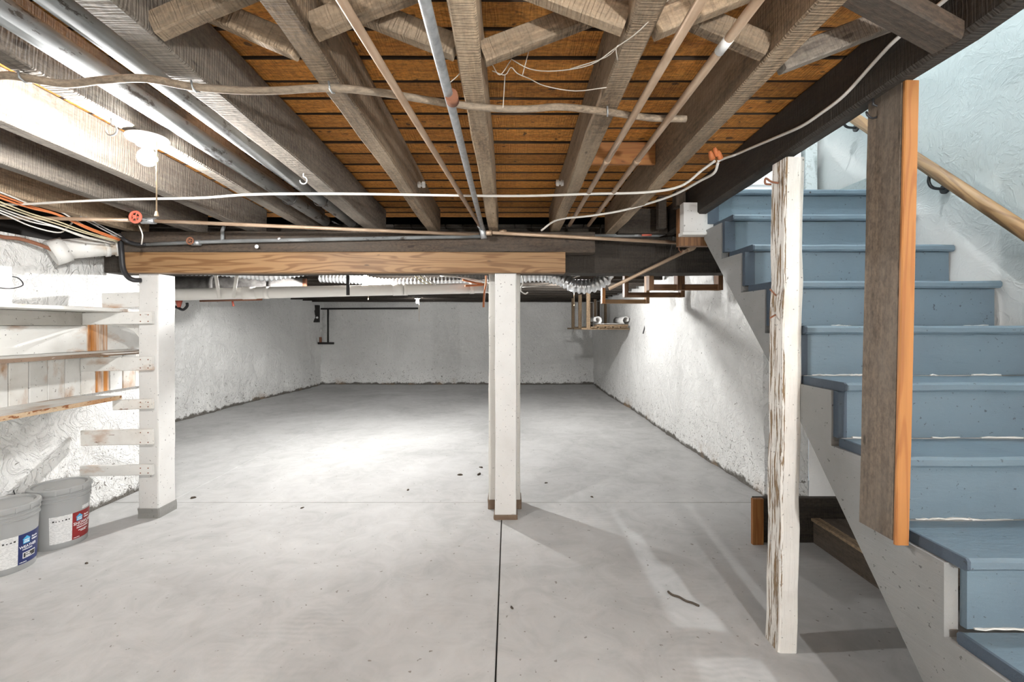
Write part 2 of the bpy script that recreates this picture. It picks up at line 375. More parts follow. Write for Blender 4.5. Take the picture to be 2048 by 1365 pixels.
# stairwell above
wall('wall_stairwell_left', [(1.2,3.6),(1.2,.9)], 2.36, 4.7, M['stair_wall'], .06, .004, .3)
wall('wall_landing', [(2.33,3.58),(1.25,3.58)], 2.24, 4.7, M['stair_wall'], .06, .004, .3)
box('ceiling_stairwell', (1.1,-2.,4.7), (2.5,3.7,4.76), M['stair_wall'], axis=1)['kind'] = 'structure'
wall('wall_stairwell_front', [(1.17,.86),(2.33,.86)], 2.16, 4.7, M['stair_wall'], .06, .004, .3)
dr = box('door_1', (1.32,3.50,2.27), (2.20,3.54,4.25), M['white_plastic'], axis=2); dr['kind'] = 'structure'
for x in (1.27, 2.22): box('casing', (x,3.48,2.27), (x+.09,3.55,4.3), M['stair_wall'], dr, axis=2)
for z0, z1 in ((2.45,3.1),(3.25,4.1)): box('door_panel', (1.45,3.488,z0), (2.07,3.501,z1), M['white_plastic'], dr, axis=2)
box('baseboard_landing', (2.295,2.9,2.236), (2.31,3.47,2.34), M['stair_wall'], axis=1)['kind'] = 'structure'

# ---------------------------------------------------------------- ceiling: subfloor planks
ce = tag(link('ceiling', mesh('ceiling', *([[(x,y,z) for z in (2.42,2.46) for x,y in ((-3.6,-2.),(1.24,-2.),(1.24,3.9),(-3.6,3.9))],
     [(3,2,1,0),(4,5,6,7),(0,1,5,4),(1,2,6,5),(2,3,7,6),(3,0,4,7)]])), M['hollow']), kind='structure')
y = -1.95; i = 0
while y < 3.62:
    wd = random.choice((.128,.135,.14,.15)); z = zb(y)+.2
    cut = random.choice((-1.42,-.55,-.112,.337)) if i % 3 == 0 else None
    segs = [(-3.5,1.2)] if cut is None else [(-3.5,cut-.002),(cut+.002,1.2)]
    for x0, x1 in segs:
        dz = random.uniform(0,.004)
        pk = timber('subfloor_plank', (x0,y+wd/2,z+.0135+dz), (x1,y+wd/2,z+.0135+dz), wd-.005, .022, M['plank'], ce, .004, .0012, 8)
        pk.data.materials.append(M['plank_edge'])
        for p in pk.data.polygons:
            if abs(p.normal.z) < .9: p.material_index = 1
    y += wd; i += 1
for k in range(5): timber('subfloor_plank', (1.25,-1.9+k*.55,2.36), (2.32,-1.9+k*.55,2.36), .545, .022, M['plank'], ce)
ce2 = tag(link('ceiling_back', mesh('ceiling_back', *([[(x,y,z) for z in (2.42,2.46) for x,y in ((-5.2,3.9),(2.3,3.9),(2.3,11.5),(-5.2,11.5))],
     [(3,2,1,0),(4,5,6,7),(0,1,5,4),(1,2,6,5),(2,3,7,6),(3,0,4,7)]])), M['hollow']), kind='structure')
p_ = None
for k in range(50):
    x = -5.1+k*.145
    if p_ is None: p_ = timber('subfloor_board', (x,3.9,2.232), (x,11.25,2.172), .14, .022, M['dark_wood'], ce2)
    else:
        o = p_.copy(); C.objects.link(o); o.parent = ce2; o.location.x = x; 
zback = lambda Y: 2.02-.008*(Y-4)
ORD = 'first second third fourth fifth sixth seventh eighth ninth tenth eleventh twelfth thirteenth fourteenth fifteenth sixteenth seventeenth'.split()
for k in range(17):
    Y = 3.98+k*.42
    tag(timber('floor_joist', (-5.05,Y,zback(Y)+.1), (2.0,Y,zback(Y)+.1), .055, .2, M['dark_wood'], None, .003, .003, 10),
        f"{ORD[k]} joist crossing the far room, counted back from the carrying beam", 'joist', 'joists over the far room')
# front joists
J = [(-2.74,.07,'joist','old joist above the white cable bundle at the far left'),
     (-2.30,.07,'rough_joist','joist beside the cable bundle, left of the lit bulb'),
     (-1.86,.075,'rough_joist','rough joist brightly lit on its side by the bulb'),
     (-1.42,.07,'rough_joist','rough joist that carries the round white lamp holder'),
     (-.972,.095,'rough_joist','thick saw-marked joist right of the two grey pipes'),
     (-.55,.07,'joist','joist between the thick saw-marked joist and the copper pipe'),
     (-.112,.068,'joist','middle joist right of the grey conduit'),
     (.337,.07,'joist','joist with cobweb strands left of the twin copper pipes'),
     (.757,.07,'joist','joist right of the twin copper pipes, next to the stair opening')]
for x, wd, mm, lab in J:
    tag(timber('floor_joist', (x,-1.95,zb(-1.95)+.1), (x,3.5,zb(3.5)+.1), wd, .195, M[mm], None, .005, .003, 26), lab, 'joist')
tag(timber('trimmer_joist', (1.2075,-1.95,zb(-1.95)+.107), (1.2075,3.49,zb(3.49)+.107), .066, .21, M['dark_wood'], None, .012, .003, 24),
    'dark trimmer beam edging the stair opening, white cable stapled along it', 'beam')
# ---------------------------------------------------------------- carrying beam
tag(box('beam_board', (-2.73,3.30,1.768), (.40,3.40,1.915), M['pine'], axis=0, n=10, jit=.0015, ch=.004), 'clean yellow pine board on the white posts, along the beam', 'beam')
tag(box('beam_timber', (-2.78,3.335,1.918), (.616,3.47,2.068), M['beam_wood'], axis=0, n=12, jit=.003, ch=.006), 'weathered grey timber lying on top of the yellow pine board', 'beam')
tag(box('carrying_beam', (-3.05,3.50,1.79), (2.0,3.70,2.065), M['dark_wood'], axis=0, n=16, jit=.004, ch=.006), 'dark old carrying beam behind the yellow pine board', 'beam')
# ---------------------------------------------------------------- posts
def post(name, label, x0, x1, y0, y1, z1, m, base, lean=(0,0), n=10, jit=.002, bh=.05):
    t = thing(name, ((x0+x1)/2,(y0+y1)/2,0), label, 'post'); cx_, cy_ = (x0+x1)/2, (y0+y1)/2
    timber('shaft', (cx_,cy_,bh*.4), (cx_+lean[0],cy_+lean[1],z1), x1-x0, y1-y0, m, t, .006, jit, n, up=(0,1,0))
    if base: timber('footing', (cx_,cy_,.0), (cx_,cy_,bh), x1-x0+.016, y1-y0+.016, base, t, .008, .003, 2, up=(0,1,0))
    return t
M['foot_grey'] = painted('grey concrete foot', (.27,.265,.25), (.14,.14,.13), (.3,.3,.28), .75, (8,8,8), .9)
M['foot_brown'] = painted('rotten brown foot', (.17,.115,.075), (.08,.06,.04), (.5,.45,.4), .78, (8,20,20), 1.)
lp = post('support_post', 'square white post carrying shelf cleats, left of the open floor', -2.677, -2.535, 3.36, 3.535, 1.766, M['white_post'], M['foot_grey'], bh=.07)
post('support_post', 'narrow white post in front of the wider grey one, centre of room', -.100, .054, 3.335, 3.45, 1.766, M['white_post'], M['foot_brown'], bh=.035)
M['grey_post'] = painted('grubby white timber', (.66,.64,.60), (.42,.4,.37), (.25,.17,.1), .79, (1.4,12,12), .3)
post('support_post', 'wide grubby post standing right behind the narrow white post', -.155, .086, 3.53, 3.68, 1.785, M['grey_post'], M['foot_brown'], bh=.07)
pp = post('stair_post', 'peeling white wooden post standing beside the blue stairs', 1.143, 1.222, 1.965, 2.075, 2.10, M['peeling'], None, (.026,0), 16, .0035, bh=.0)
t = thing('stair_stud', (1.208,1.52,.70), 'grey stud with amber front edge fixed to the stair side', 'post')
timber('stud_face', (1.1985,1.497,.725), (1.2235,1.49,2.135), .042, .138, M['grey_lumber'], t, .003, .001, 6, up=(0,1,0))
timber('stud_edge', (1.199,1.422,.715), (1.224,1.415,2.13), .0425, .012, M['orange_pine'], t, .003, .0005, 4, up=(0,1,0))['label'] = 'amber front edge'  # front strip in amber, the rest of the stud in grey

# ---------------------------------------------------------------- stairs
D0, G, Z0, R = 1.26, .23, .75, .212
st = thing('staircase', (1.75,.5,0), 'slate blue painted basement stairs rising along the pale wall', 'stairs')
xl = lambda k: 1.248 if k < 4 else 1.262+.009*(k-4)
for k in range(-3, 8):
    yn, z = D0+k*G, Z0+k*R; dep = G+.03 if k < 7 else .70
    tr = timber('tread', (xl(k),yn+dep/2,z-.017), (2.312,yn+dep/2,z-.017), dep, .034, M['blue'], st, .008, .0015, 10)
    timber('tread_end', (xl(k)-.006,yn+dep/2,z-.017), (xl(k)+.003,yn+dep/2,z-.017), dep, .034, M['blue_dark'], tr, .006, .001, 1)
    rz0 = z-.034-(R-.034)
    timber('riser', (max(1.272,xl(k)+.02),yn+.042,(z-.034+rz0)/2), (2.31,yn+.042,(z-.034+rz0)/2), .02, R-.036, M['blue'], st, .002, .001, 8)
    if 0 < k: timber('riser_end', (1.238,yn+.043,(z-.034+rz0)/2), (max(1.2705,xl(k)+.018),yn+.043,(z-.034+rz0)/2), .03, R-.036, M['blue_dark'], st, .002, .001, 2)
poly = []
for k in range(-3, 8):
    yn, z = D0+k*G+.055, Z0+k*R-.036
    poly += [(yn, z-R+.002), (yn, z)] if k > -3 else [(yn, 0.), (yn, z)]
poly += [(2.93,2.2),(2.93,1.935)]+[(2.89,1.893),(1.97,.99),(1.38,.326),(1.06,0.)]
prism('stringer', poly, .04, M['stringer'], st, Matrix(((0,0,1,1.23),(1,0,0,0),(0,1,0,0),(0,0,0,1))))
prism('stringer', poly, .03, M['stringer'], st, Matrix(((0,0,1,2.268),(1,0,0,0),(0,1,0,0),(0,0,0,1))))
for k in range(-2, 5):
    yn, z = D0+k*G, Z0+k*R; zz = z-R+.001; rr_ = random.Random(k)
    x = 1.29
    while x < 2.28:
        x2 = min(2.3, x+rr_.uniform(.02,.16)); h_ = rr_.uniform(.0015,.0055)
        if rr_.random() < .6: timber('flaked_paint', (x,yn+.03,zz+h_/2), (x2,yn+.03,zz+h_/2), .008, h_, M['flake'], st, .001, .002, 5)
        x = x2
for x in (1.36,1.5,1.62,1.74,1.86): lathe('nail_head', [(0,-.003),(.006,-.003),(.006,.002),(0,.003)], M['black'], st, Matrix.Translation((x,D0+7*G+.003,Z0+7*R-.02)) @ Matrix.Rotation(math.pi/2,4,'X'), 8)
# header end block under the landing
t = thing('header_block', (1.19,2.94,1.96), 'chipped white header block under the top stair', 'beam')
box('block', (1.09,2.90,1.975), (1.288,2.965,2.16), M['white_post'], t, axis=0); box('ledge', (1.08,2.885,1.955), (1.288,2.965,1.975), M['white_post'], t, axis=0)
box('back_plate', (1.085,2.966,1.90), (1.288,3.02,2.14), M['brown_stain'], t, axis=2)
tag(box('landing_post', (1.03,3.20,2.066), (1.085,3.26,2.30), M['dark_wood'], axis=2), 'short dark upright left of the white header block', 'post')
tag(box('landing_post', (1.095,3.05,2.17), (1.16,3.12,2.28), M['beam_wood'], axis=2), 'short brown upright above the white header block', 'post')
tag(box('landing_joist', (.80,3.40,2.068), (1.16,3.46,2.25), M['dark_wood'], axis=0), 'dark landing joist in the shadow beyond the pipes', 'joist')
# handrail
t = thing('handrail', (2.25,2.2,1.9), 'round varnished wooden handrail on the stair wall', 'handrail')
hp = lambda Y: Vector((2.235, Y, 1.80+(Y-2.02)*.945))
tube('rail', [hp(1.2), hp(3.25)], .031, M['oiled'], t, 18)
for Y in (1.5, 2.47, 3.1):
    p = hp(Y); bk = tube('bracket', [p+Vector((0,0,-.03)), p+Vector((-.005,0,-.075)), p+Vector((.02,0,-.105)), p+Vector((.085,0,-.11))], .008, M['black'], t, 8, k=4)
    tube('wall_plate', [p+Vector((.074,0,-.11)), p+Vector((.086,0,-.11))], .026, M['black'], t, 14)
# ---------------------------------------------------------------- low platform behind the peeling post
t = thing('wood_platform', (1.8,2.97,0), 'low wooden platform at floor level beneath the stairs', 'platform')
box('rim_board', (1.575,2.975,0.0), (2.30,3.015,.285), M['dark_wood'], t, axis=0)
box('cleat', (1.545,2.945,.0), (1.615,2.972,.29), M['orange_pine'], t, axis=2)['label'] = 'amber end cleat'
box('rim_board', (1.945,2.25,0.0), (1.985,2.972,.14), M['grey_lumber'], t, axis=1)
box('edging', (1.93,2.2,.142), (1.99,2.972,.16), M['shelf_wood'], t, axis=1)
for k, (a, b) in enumerate(((1.993,2.09),(2.093,2.19),(2.193,2.29))): box('deck_plank', (a,2.2,.135), (b,2.972,.155), M['grey_lumber'], t, axis=1)

# ---------------------------------------------------------------- cross bridging between joists
def strut(x0, x1, Y, rising, label, w0=.04, h0=.062, m='joist', ext=0.):
    zl, zh = zb(Y)+.028, zb(Y)+.172
    a, b = (Vector((x0,Y,zl)), Vector((x1,Y,zh))) if rising else (Vector((x0,Y,zh)), Vector((x1,Y,zl)))
    tag(timber('bridging_strut', a, b, w0, h0, M[m], None, .004, .001, 3), label, 'strut', None)
gaps = [(-1.382,-1.022,'between the grey pipes'),(-.922,-.587,'left of the copper pipe'),(-.513,-.148,'behind the grey conduit'),(-.076,.300,'over the cobwebs'),(.374,.720,'over the twin copper pipes')]
for i, (a, b, wh) in enumerate(gaps[1:]):
    near, far = 1.22+random.uniform(-.01,.01), 1.30
    if i == 2: near, far = far+.03, near-.02
    strut(a, b, near, True, 'wooden bridging strut rising rightwards between joists '+wh)
    strut(a, b, far, False, 'wooden bridging strut falling rightwards between joists '+wh)
strut(.795, 1.165, 1.37, True, 'pale splintered bridging strut beside the stair trimmer beam', m='rough_joist')
tag(timber('bridging_block', (.80,1.16,zb(1.2)+.13), (1.168,1.235,zb(1.2)+.012), .075, .05, M['beam_wood'], None, .004, .001, 3, ends=M['cut_end']),
    'thick brown block butting against the trimmer beam near the stud', 'strut')
tag(box('blocking_board', (.375,2.28,2.18), (.718,2.30,2.29), M['orange_pine'], axis=0), 'short amber board between joists by the twin copper pipes', 'board')

# ---------------------------------------------------------------- pipes and cables under the ceiling
def pipe(name, pts, r, m, label, k=0, sides=12, cat='pipe', flat=1.):
    return tag(tube(name, pts, r, m, None, sides, k=k, flat=flat), label, cat)
def piped(name, pts, r, m, label, cat='pipe', sides=12, k=0):
    t = thing(name, pts[0], label, cat); tube('run', pts, r, m, t, sides, k=k); return t
def collar(p, d, r, L, m, t, name='coupling'):
    d = Vector(d).normalized(); p = Vector(p); return tube(name, [p-d*L/2, p+d*L/2], r, m, t, 14)
for x, off, lab in ((-1.30,.058,'grey heating pipe left of its twin under the ceiling'),(-1.115,.05,'rust-flecked grey heating pipe beside the thick saw-marked joist')):
    a, b = Vector((x,-1.5,zb(-1.5)+off)), Vector((x,3.29,zb(3.29)+off)); t = piped('heating_pipe', [a,b], .036, M['grey_pipe'], lab)
    tube('hanger', [(x-.038,2.75,zb(2.75)+.12),(x-.038,2.75,zb(2.75)+off-.02),(x,2.75,zb(2.75)+off-.042),(x+.038,2.75,zb(2.75)+off-.02),(x+.038,2.75,zb(2.75)+.12)], .003, M['iron'], t, 6, k=4)
a, b = px(683,0,1.01), px(962,456,3.28); d_ = b-a
t = piped('copper_pipe', [a-d_*.5, b], .0115, M['copper'], 'dull copper pipe running slantwise left of the grey conduit'); collar(a+d_*.985, d_, .017, .06, M['galv'], t)
a, b = px(849,0,1.01), px(966,462,3.30); d_ = b-a
t = piped('grey_conduit', [a-d_*.5, b], .0145, M['galv'], 'galvanised conduit running along the middle joist'); collar(px(904,196,1.42), d_, .02, .04, M['rusty'], t)
for x0, y0, x1, y1, lab in ((1402,0,1139,451,'left one of the twin copper pipes'),(1516,0,1177,451,'right one of the twin copper pipes, paper sticker round it')):
    a, b = px(x0,y0,1.02), px(x1,y1,3.27); d_ = b-a
    t = piped('copper_pipe', [a-d_*.4, b], .0125, M['copper'], lab); collar(a+d_*.44, d_, .015, .035, M['copper'], t)
    if x0 > 1500: collar(a+d_*.072, d_, .0132, .055, M['white_plastic'], t, 'sticker')
t = thing('dusty_conduit', under(660,175,.014), 'dusty brown flexible conduit stapled across the joists', 'conduit')
tube('run', [under(x,y,.014) for x,y in ((-120,165),(0,152),(45,155),(130,168),(200,161),(290,157),(380,173),(480,181),(560,181),(660,176),(760,185),(870,203),(905,208),(990,217),(1060,218),(1120,214),(1200,222),(1300,236),(1372,238))], .0115, M['brown_tube'], t, 12, k=5)
for x, y in ((50,155),(392,174),(664,176),(905,208),(1215,224)):
    p = under(x, y, .014); tube('staple', [p+Vector((-.004,-.016,.012)), p+Vector((-.002,-.014,-.008)), p+Vector((0,0,-.0145)), p+Vector((.002,.014,-.008)), p+Vector((.004,.016,.012))], .003, M['galv'], t, 6)
u7 = lambda x, y: under(x, y, .009)
cab = [u7(x,y) for x,y in ((-150,405),(0,409),(60,408),(130,404),(250,399),(400,396),(510,389),(700,388),(900,391),(1050,392),(1180,388),(1290,385),(1360,373))]+[px(1405,340,2.28),px(1430,322,2.22)]
pipe('white_cable', cab, .0068, M['cable_white'], 'long white cable strung across all joists to the orange wire nuts', 6, 8, 'cable')
pipe('white_cable', [px(1437,322,2.22),px(1452,316,2.3),px(1470,310,2.36),px(1500,297,2.24),px(1545,278,2.05),px(1600,254,1.855),px(1640,228,1.74),px(1690,189,1.615),px(1760,112,1.46),px(1800,72,1.385),px(1890,0,1.243),px(2000,-90,1.11)], .0062, M['cable_white'], 'white cable stapled along the dark trimmer beam', 6, 8, 'cable')
pipe('white_cable', [px(1436,326,2.22),px(1428,346,2.27),px(1400,362,2.4),px(1340,393,2.6),px(1250,420,2.8),px(1180,432,2.93),px(1115,440,3.03),px(1083,461,3.2)], .0068, M['cable_white'], 'white cable hanging from the wire nuts to the beam', 6, 8, 'cable')
t = thing('wire_nut_splice', px(1434,316,2.22), 'cluster of orange wire nuts splicing the white cables', 'wire nuts')
for dx, dy in ((0,-4),(7,2),(-9,3)):
    p = px(1434+dx,316+dy,2.22); tube('wire_nut', [p, p+Vector((-.012,-.01,.02)), p+Vector((-.02,-.016,.034))], .012, M['cable_orange'], t, 8, radii=[.014,.012,.007])
def wheel(p, r, m, t, ax=(0,-1,0)):
    mw = Matrix.Translation(p) @ Vector(ax).to_track_quat('Z','Y').to_matrix().to_4x4()
    prof = [(r*.8+r*.2*math.cos(a), r*.2*math.sin(a)) for a in [2*math.pi*i/8 for i in range(8)]]
    o = lathe('handwheel', prof, m, t, mw, 24, closed=True)
    for k in range(5):
        a = 2*math.pi*k/5; s = mw @ Vector((r*.15*math.cos(a),r*.15*math.sin(a),0)); e = mw @ Vector((r*.8*math.cos(a),r*.8*math.sin(a),0)); tube('spoke', [s,e], r*.1, m, o, 6)
    tube('hub', [mw @ Vector((0,0,-r*.25)), mw @ Vector((0,0,r*.3))], r*.25, m, o, 8)
# copper line before the beam, with red valve
t = thing('copper_water_line', px(300,441,2.95), 'copper water line with a red handwheel valve crossing before the beam', 'pipe')
q = lambda x, y: px(x, y, .757/((CY-y)/F+.03))
tube('run', [q(-140,432), q(284,441)], .012, M['copper'], t); tube('run', [q(305,442), q(958,470)], .012, M['copper'], t)
vb = collar(q(297,442), (1,0,0), .02, .085, M['galv'], t, 'valve_body'); tube('stem', [q(297,442), q(281,437)+Vector((0,-.03,0))], .008, M['galv'], vb)
wheel(q(280,437)+Vector((0,-.035,0)), .04, M['red'], t)
tube('tie_string', [q(283,446)+Vector((0,-.02,-.02)), px(285,470,2.95), px(283,489,3.0)], .004, M['cable_white'], t, 6, k=3)
t = thing('copper_drain_line', px(970,466,3.25), 'copper line turning down diagonally below the beam on the right', 'pipe')
e0 = px(1362,486,3.24); e1 = px(1388,491,3.23); e2 = px(1375,501,3.22)
tube('run', [px(972,465,3.26), e0], .0125, M['copper'], t)
tube('elbow', [e0, px(1376,486,3.24), e1, px(1386,497,3.225), e2], .0145, M['copper'], t, 12, k=4)
tube('run', [e2, px(1218,578,3.24)], .0125, M['copper'], t)
tube('tee', [px(962,452,3.26), px(966,464,3.26), px(968,478,3.26)], .022, M['galv'], t, 12)
collar(px(978,466,3.26), (1,0,0), .019, .04, M['copper'], t); wheel(px(1006,462,3.27), .028, M['copper'], t, (0,-.4,1))
for xx in (1358,): tube('hanger', [px(xx,470,3.235), px(xx,500,3.22), px(xx+4,505,3.21), px(xx+8,500,3.22)], .004, M['rusty'], t, 6)
t = thing('grey_water_line', px(400,486,3.29), 'dark grey water line fixed along the weathered beam', 'pipe')
tube('run', [px(290,489,3.29), px(450,483,3.29), px(970,473,3.30)], .0135, M['grey_pipe'], t)
tube('riser', [px(445,483,3.29), px(445,462,3.29), px(447,456,3.31), px(450,453,3.36)], .0125, M['grey_pipe'], t)
collar(px(392,486,3.29), (1,0,0), .02, .06, M['galv'], t, 'valve_body'); wheel(px(380,482,3.25), .028, M['rusty'], t)
for xx, yy in ((560,480),(515,494)): lathe('pipe_clip', [(0,0),(.012,.002),(.014,.012),(.006,.02),(0,.022)], M['white_plastic'], t, Matrix.Translation(px(xx,yy,3.30)) @ Matrix.Rotation(math.pi/2,4,'X'), 10)
pipe('black_hose', [px(238,470,3.2),px(244,476,3.24),px(256,484,3.27),px(275,489,3.28),px(292,489,3.285)], .013, M['black'], 'black hose bending onto the beam end', 5, 10, 'hose')
pipe('black_hose', [px(240,478,3.30),px(243,505,3.29),px(246,535,3.29),px(254,552,3.29),px(266,560,3.30),px(282,561,3.34)], .017, M['black'], 'black hose drooping down to the left white post', 6, 10, 'hose')
# little pipes near the landing
t = thing('grey_side_pipe', px(1150,470,3.34), 'short grey pipe with red tagged valve right of the beam', 'pipe')
tube('run', [px(1150,472,3.47), px(1318,471,3.47), px(1328,468,3.47), px(1329,460,3.47), px(1328,438,3.47), px(1290,465,3.8)], .013, M['grey_pipe'], t, 10)
collar(px(1275,469,3.47), (1,0,0), .02, .05, M['galv'], t, 'valve_body'); tube('lever', [px(1284,470,3.44), px(1303,470,3.44)], .009, M['red'], t, 8); collar(px(1255,463,3.47), (1,0,0), .024, .04, M['galv'], t, 'union')
pipe('thin_pipe', [(-1.55,-1.2,2.262),(-1.55,3.28,2.20)], .012, M['brown_tube'], 'thin brown pipe high between joists, left of both grey heating pipes')
# insulators on joist sides
for x, Y, z, s, lab in ((-.513,2.62,.09,1,'white porcelain knob on the joist left of the copper pipe'),(.300,2.56,.08,-1,'white porcelain knob on the joist left of the twin pipes')):
    t = thing('porcelain_knob', (x,Y,zb(Y)+z), lab, 'insulator')
    mw = Matrix.Translation((x,Y,zb(Y)+z)) @ Matrix.Rotation(s*math.pi/2,4,'Y')
    lathe('knob', [(0,0),(.016,0),(.018,.012),(.011,.016),(.011,.022),(.018,.026),(.017,.04),(0,.043)], M['porcelain'], t, mw, 14); lathe('nail', [(0,.043),(.004,.044),(.004,.048),(0,.049)], M['iron'], t, mw, 8)
# hooks
def hook(p, r, m, label, d=(0,0,-1)):
    p = Vector(p); pts = [p, p+Vector((0,0,-r))]+[p+Vector((r*math.sin(a), 0, -r*2+r*math.cos(a))) for a in [i*math.pi/6 for i in range(1,10)]]
    tag(tube('hook', pts, r*.16, m, None, 6), label, 'hook')
hook((-1.42,1.66,zb(1.66)+.003), .02, M['galv'], 'steel cup hook under the joist left of the lamp holder')
hook((-.972,2.2,zb(2.2)+.003), .017, M['white_plastic'], 'white cup hook under the thick saw-marked joist')
hook((1.19,1.52,zb(1.52)+.003), .022, M['black'], 'black cup hook under the trimmer beam by the stud')
p = px(1543,364,2.0); tag(tube('hook', [p+Vector((.03,.0,-.005)), p, p+Vector((-.03,-.01,.012)), p+Vector((-.035,-.015,-.012)), p+Vector((-.008,-.01,-.014))], .0045, M['rusty'], None, 6, k=3), 'rusty screw hook on the peeling post', 'hook')
for i, z in enumerate((1.512,1.44)):
    tag(tube('nail', [(1.118,1.99,z+.03-.05*i), (1.175,2.035,z)], .0035, M['rusty'], None, 6), ('rusty bent nail in the peeling post, upper one','rusty bent nail in the peeling post, lower one')[i], 'nail')
# cobwebs
cw = thing('cobweb', (.1,1.5,2.1), 'dusty cobweb strands strung between two joists', 'cobweb')
for pts in ([(1345,-10,1.1),(1280,60,1.18),(1232,95,1.25),(1180,130,1.32),(1110,142,1.4),(1060,138,1.45),(1022,118,1.45)],
            [(1240,88,1.27),(1210,115,1.33),(1140,138,1.4)], [(1235,120,1.3),(1232,98,1.25),(1237,90,1.24)],
            [(985,142,1.46),(1010,150,1.5),(1022,135,1.48),(1035,147,1.5),(1060,158,1.52),(1090,172,1.5),(1150,182,1.48),(1213,175,1.44)],
            [(1022,120,1.45),(1000,150,1.47),(985,130,1.45)], [(1010,150,1.5),(1006,215,1.45)], [(1058,100,1.45),(1045,150,1.47)], [(900,165,1.4),(915,152,1.4),(925,140,1.4)]):
    tube('strand', [px(*p) for p in pts], .0016, M['cobweb'], cw, 5, k=4)

# ---------------------------------------------------------------- cable bundle at the far left
cols = [('white','cable_white'),('white','cable_white'),('grey','cable_grey'),('orange','cable_orange'),('orange','cable_orange'),('yellow','cable_yellow'),('yellow','cable_yellow'),('white','cable_white'),('grey','cable_grey'),('white','cable_white'),('white','cable_white')]
starts = [372,384,366,390,396,404,410,416,360,421,426]; mids = [404,418,398,420,424,436,440,446,392,452,462]; ends = [(196,452),(236,480),(238,476),(240,479),(238,481),(236,482),(234,484),(226,488),(243,474),(222,486),(150,440)]
side = ['upper','middle','upper','upper','lower','upper','lower','lower','topmost','loose lower','shortest']
for i, ((cn, cm), s, m_, e) in enumerate(zip(cols, starts, mids, ends)):
    d1 = 2.48+random.uniform(-.03,.03)
    pts = [px(-150,s-58,2.2+i*.012), px(0,s,d1+i*.01), px(60,s+(m_-s)*.72,2.68+i*.008), px(115,m_+6+random.uniform(-3,3),2.85), px((e[0]+115)/2,(m_+e[1])/2+6,3.0), px(e[0],e[1],3.2)]
    tag(tube('bundle_cable', pts, .0078 if cn == 'orange' else .0058, M[cm], None, 8, k=5, flat=.7), f'{side[i]} {cn} cable in the bundle at far left', 'cable', 'cables in the left bundle')
pipe('brown_cable', [px(-60,452,2.7),px(0,473,2.82),px(40,478,2.9),px(80,490,3.0),px(104,500,3.06)], .012, M['rusty'], 'brown cable lying along the top of the left wall', 5, 8, 'cable')
# painted soil pipe stub
t = thing('soil_pipe', (-3.1,3.15,1.9), 'fat white painted soil pipe coming out of the left wall', 'pipe')
a, b = px(118,500,3.12), px(238,490,3.36); d_ = (b-a)
tube('barrel', [a-d_*.1, b], .068, M['pipe_white'], t, 24)
tube('elbow_hub', [a-d_*.12+Vector((0,0,-.02)), a+d_*.12], .085, M['pipe_white'], t, 24, radii=[.085,.082])
tube('collar', [a+d_*.72, a+d_*.80], .076, M['pipe_white'], t, 24); tube('collar', [a+d_*.9, a+d_*.98], .078, M['pipe_white'], t, 24)

# ---------------------------------------------------------------- lamps
def lamp(loc, key, label, chain=.3, r=.062, clen=True):
    t = thing('ceiling_lamp', loc, label, 'lamp'); T = Matrix.Translation(loc)
    lathe('holder', [(0,0),(r,0),(r*1.03,-.006),(r*.95,-.014),(r*.6,-.022),(r*.5,-.034),(0,-.036)], M['porcelain'], t, T, 28)
    lathe('bulb', [(0,-.037),(.014,-.038),(.018,-.05),(.030,-.066),(.033,-.082),(.028,-.098),(.015,-.108),(0,-.111)], BULBM[key], t, T, 20)
    if clen:
        c = tube('pull_chain', [Vector(loc)+Vector((r*.62,-.01,-.015)), Vector(loc)+Vector((r*.62,-.01,-chain))], .0028, M['chain'], t, 6)
        lathe('pull_bell', [(0,0),(.004,0),(.008,-.018),(0,-.019)], M['chain'], c, Matrix.Translation(Vector(loc)+Vector((r*.62,-.01,-chain))), 10)
    return t
lamp((-1.40,1.80,zb(1.8)-.002), 'front', 'lit bulb in round white holder under the joist, beaded chain hanging', .29, .07)
lamp((-1.62,5.24,zback(5.24)-.002), 'near', 'lit bulb just below the yellow board, nearest in far room', .3)
lamp((-1.86,9.44,zback(9.44)-.002), 'far', 'lit bulb farthest back near the end wall', .45)
lamp((.87,6.5,zback(6.5)-.002), 'mid', 'lit bulb in front of the hanging wooden rack', .3)
rl = lamp((.95,-1.4,1.62), 'rear_fill', 'added fill bulb on a cord, unseen behind the viewpoint', .3, clen=False)  # unseen bulb added to give low fill light from behind the camera
tube('cord', [(.95,-1.4,1.62),(.95,-1.4,2.39)], .004, M['black'], rl, 6)  # cord made up to hang the added fill bulb
lamp((1.55,.1,2.345), 'stair', 'lit bulb over the foot of the stairs', .2, clen=False)
lamp((1.80,2.0,4.695), 'upper', 'lit bulb at the top of the stairwell', .2, clen=False)

# ---------------------------------------------------------------- far room: pipes, ducts, racks
t = thing('plastic_drain_pipe', px(345,590,4.5), 'long white plastic drain pipe hung across the far room', 'pipe')
a, b = px(250,592,4.4), px(984,576,5.25); d_ = b-a
tube('run', [a,b], .058, M['pvc'], t, 22)
for f in (.30,.345,.71,.73,.935): collar(a+d_*f, d_, .063, .12 if f in (.30,.71) else .05, M['pvc'], t)
collar(b, d_, .066, .08, M['pvc'], t, 'end_cap')
for f, nm, mm in ((.571,'strap','black'),(.235,'strap','cable_white'),(.27,'strap','cable_white')):
    p = a+d_*f; zt = 2.0
    timber('strap', p+Vector((0,-.067,-.05)), Vector((p.x-(.05 if mm != 'black' else 0)*(1 if f < .25 else -1), p.y-.067, zt)), .035, .004, M[mm], t, .001)
t = thing('dark_soil_pipe', px(345,572,5.2), 'dark iron soil pipe behind the white drain pipe', 'pipe')
a, b = px(300,571,5.15), px(606,572,5.7); d_ = b-a
tube('run', [a,b], .098, M['dark_pipe'], t, 22)
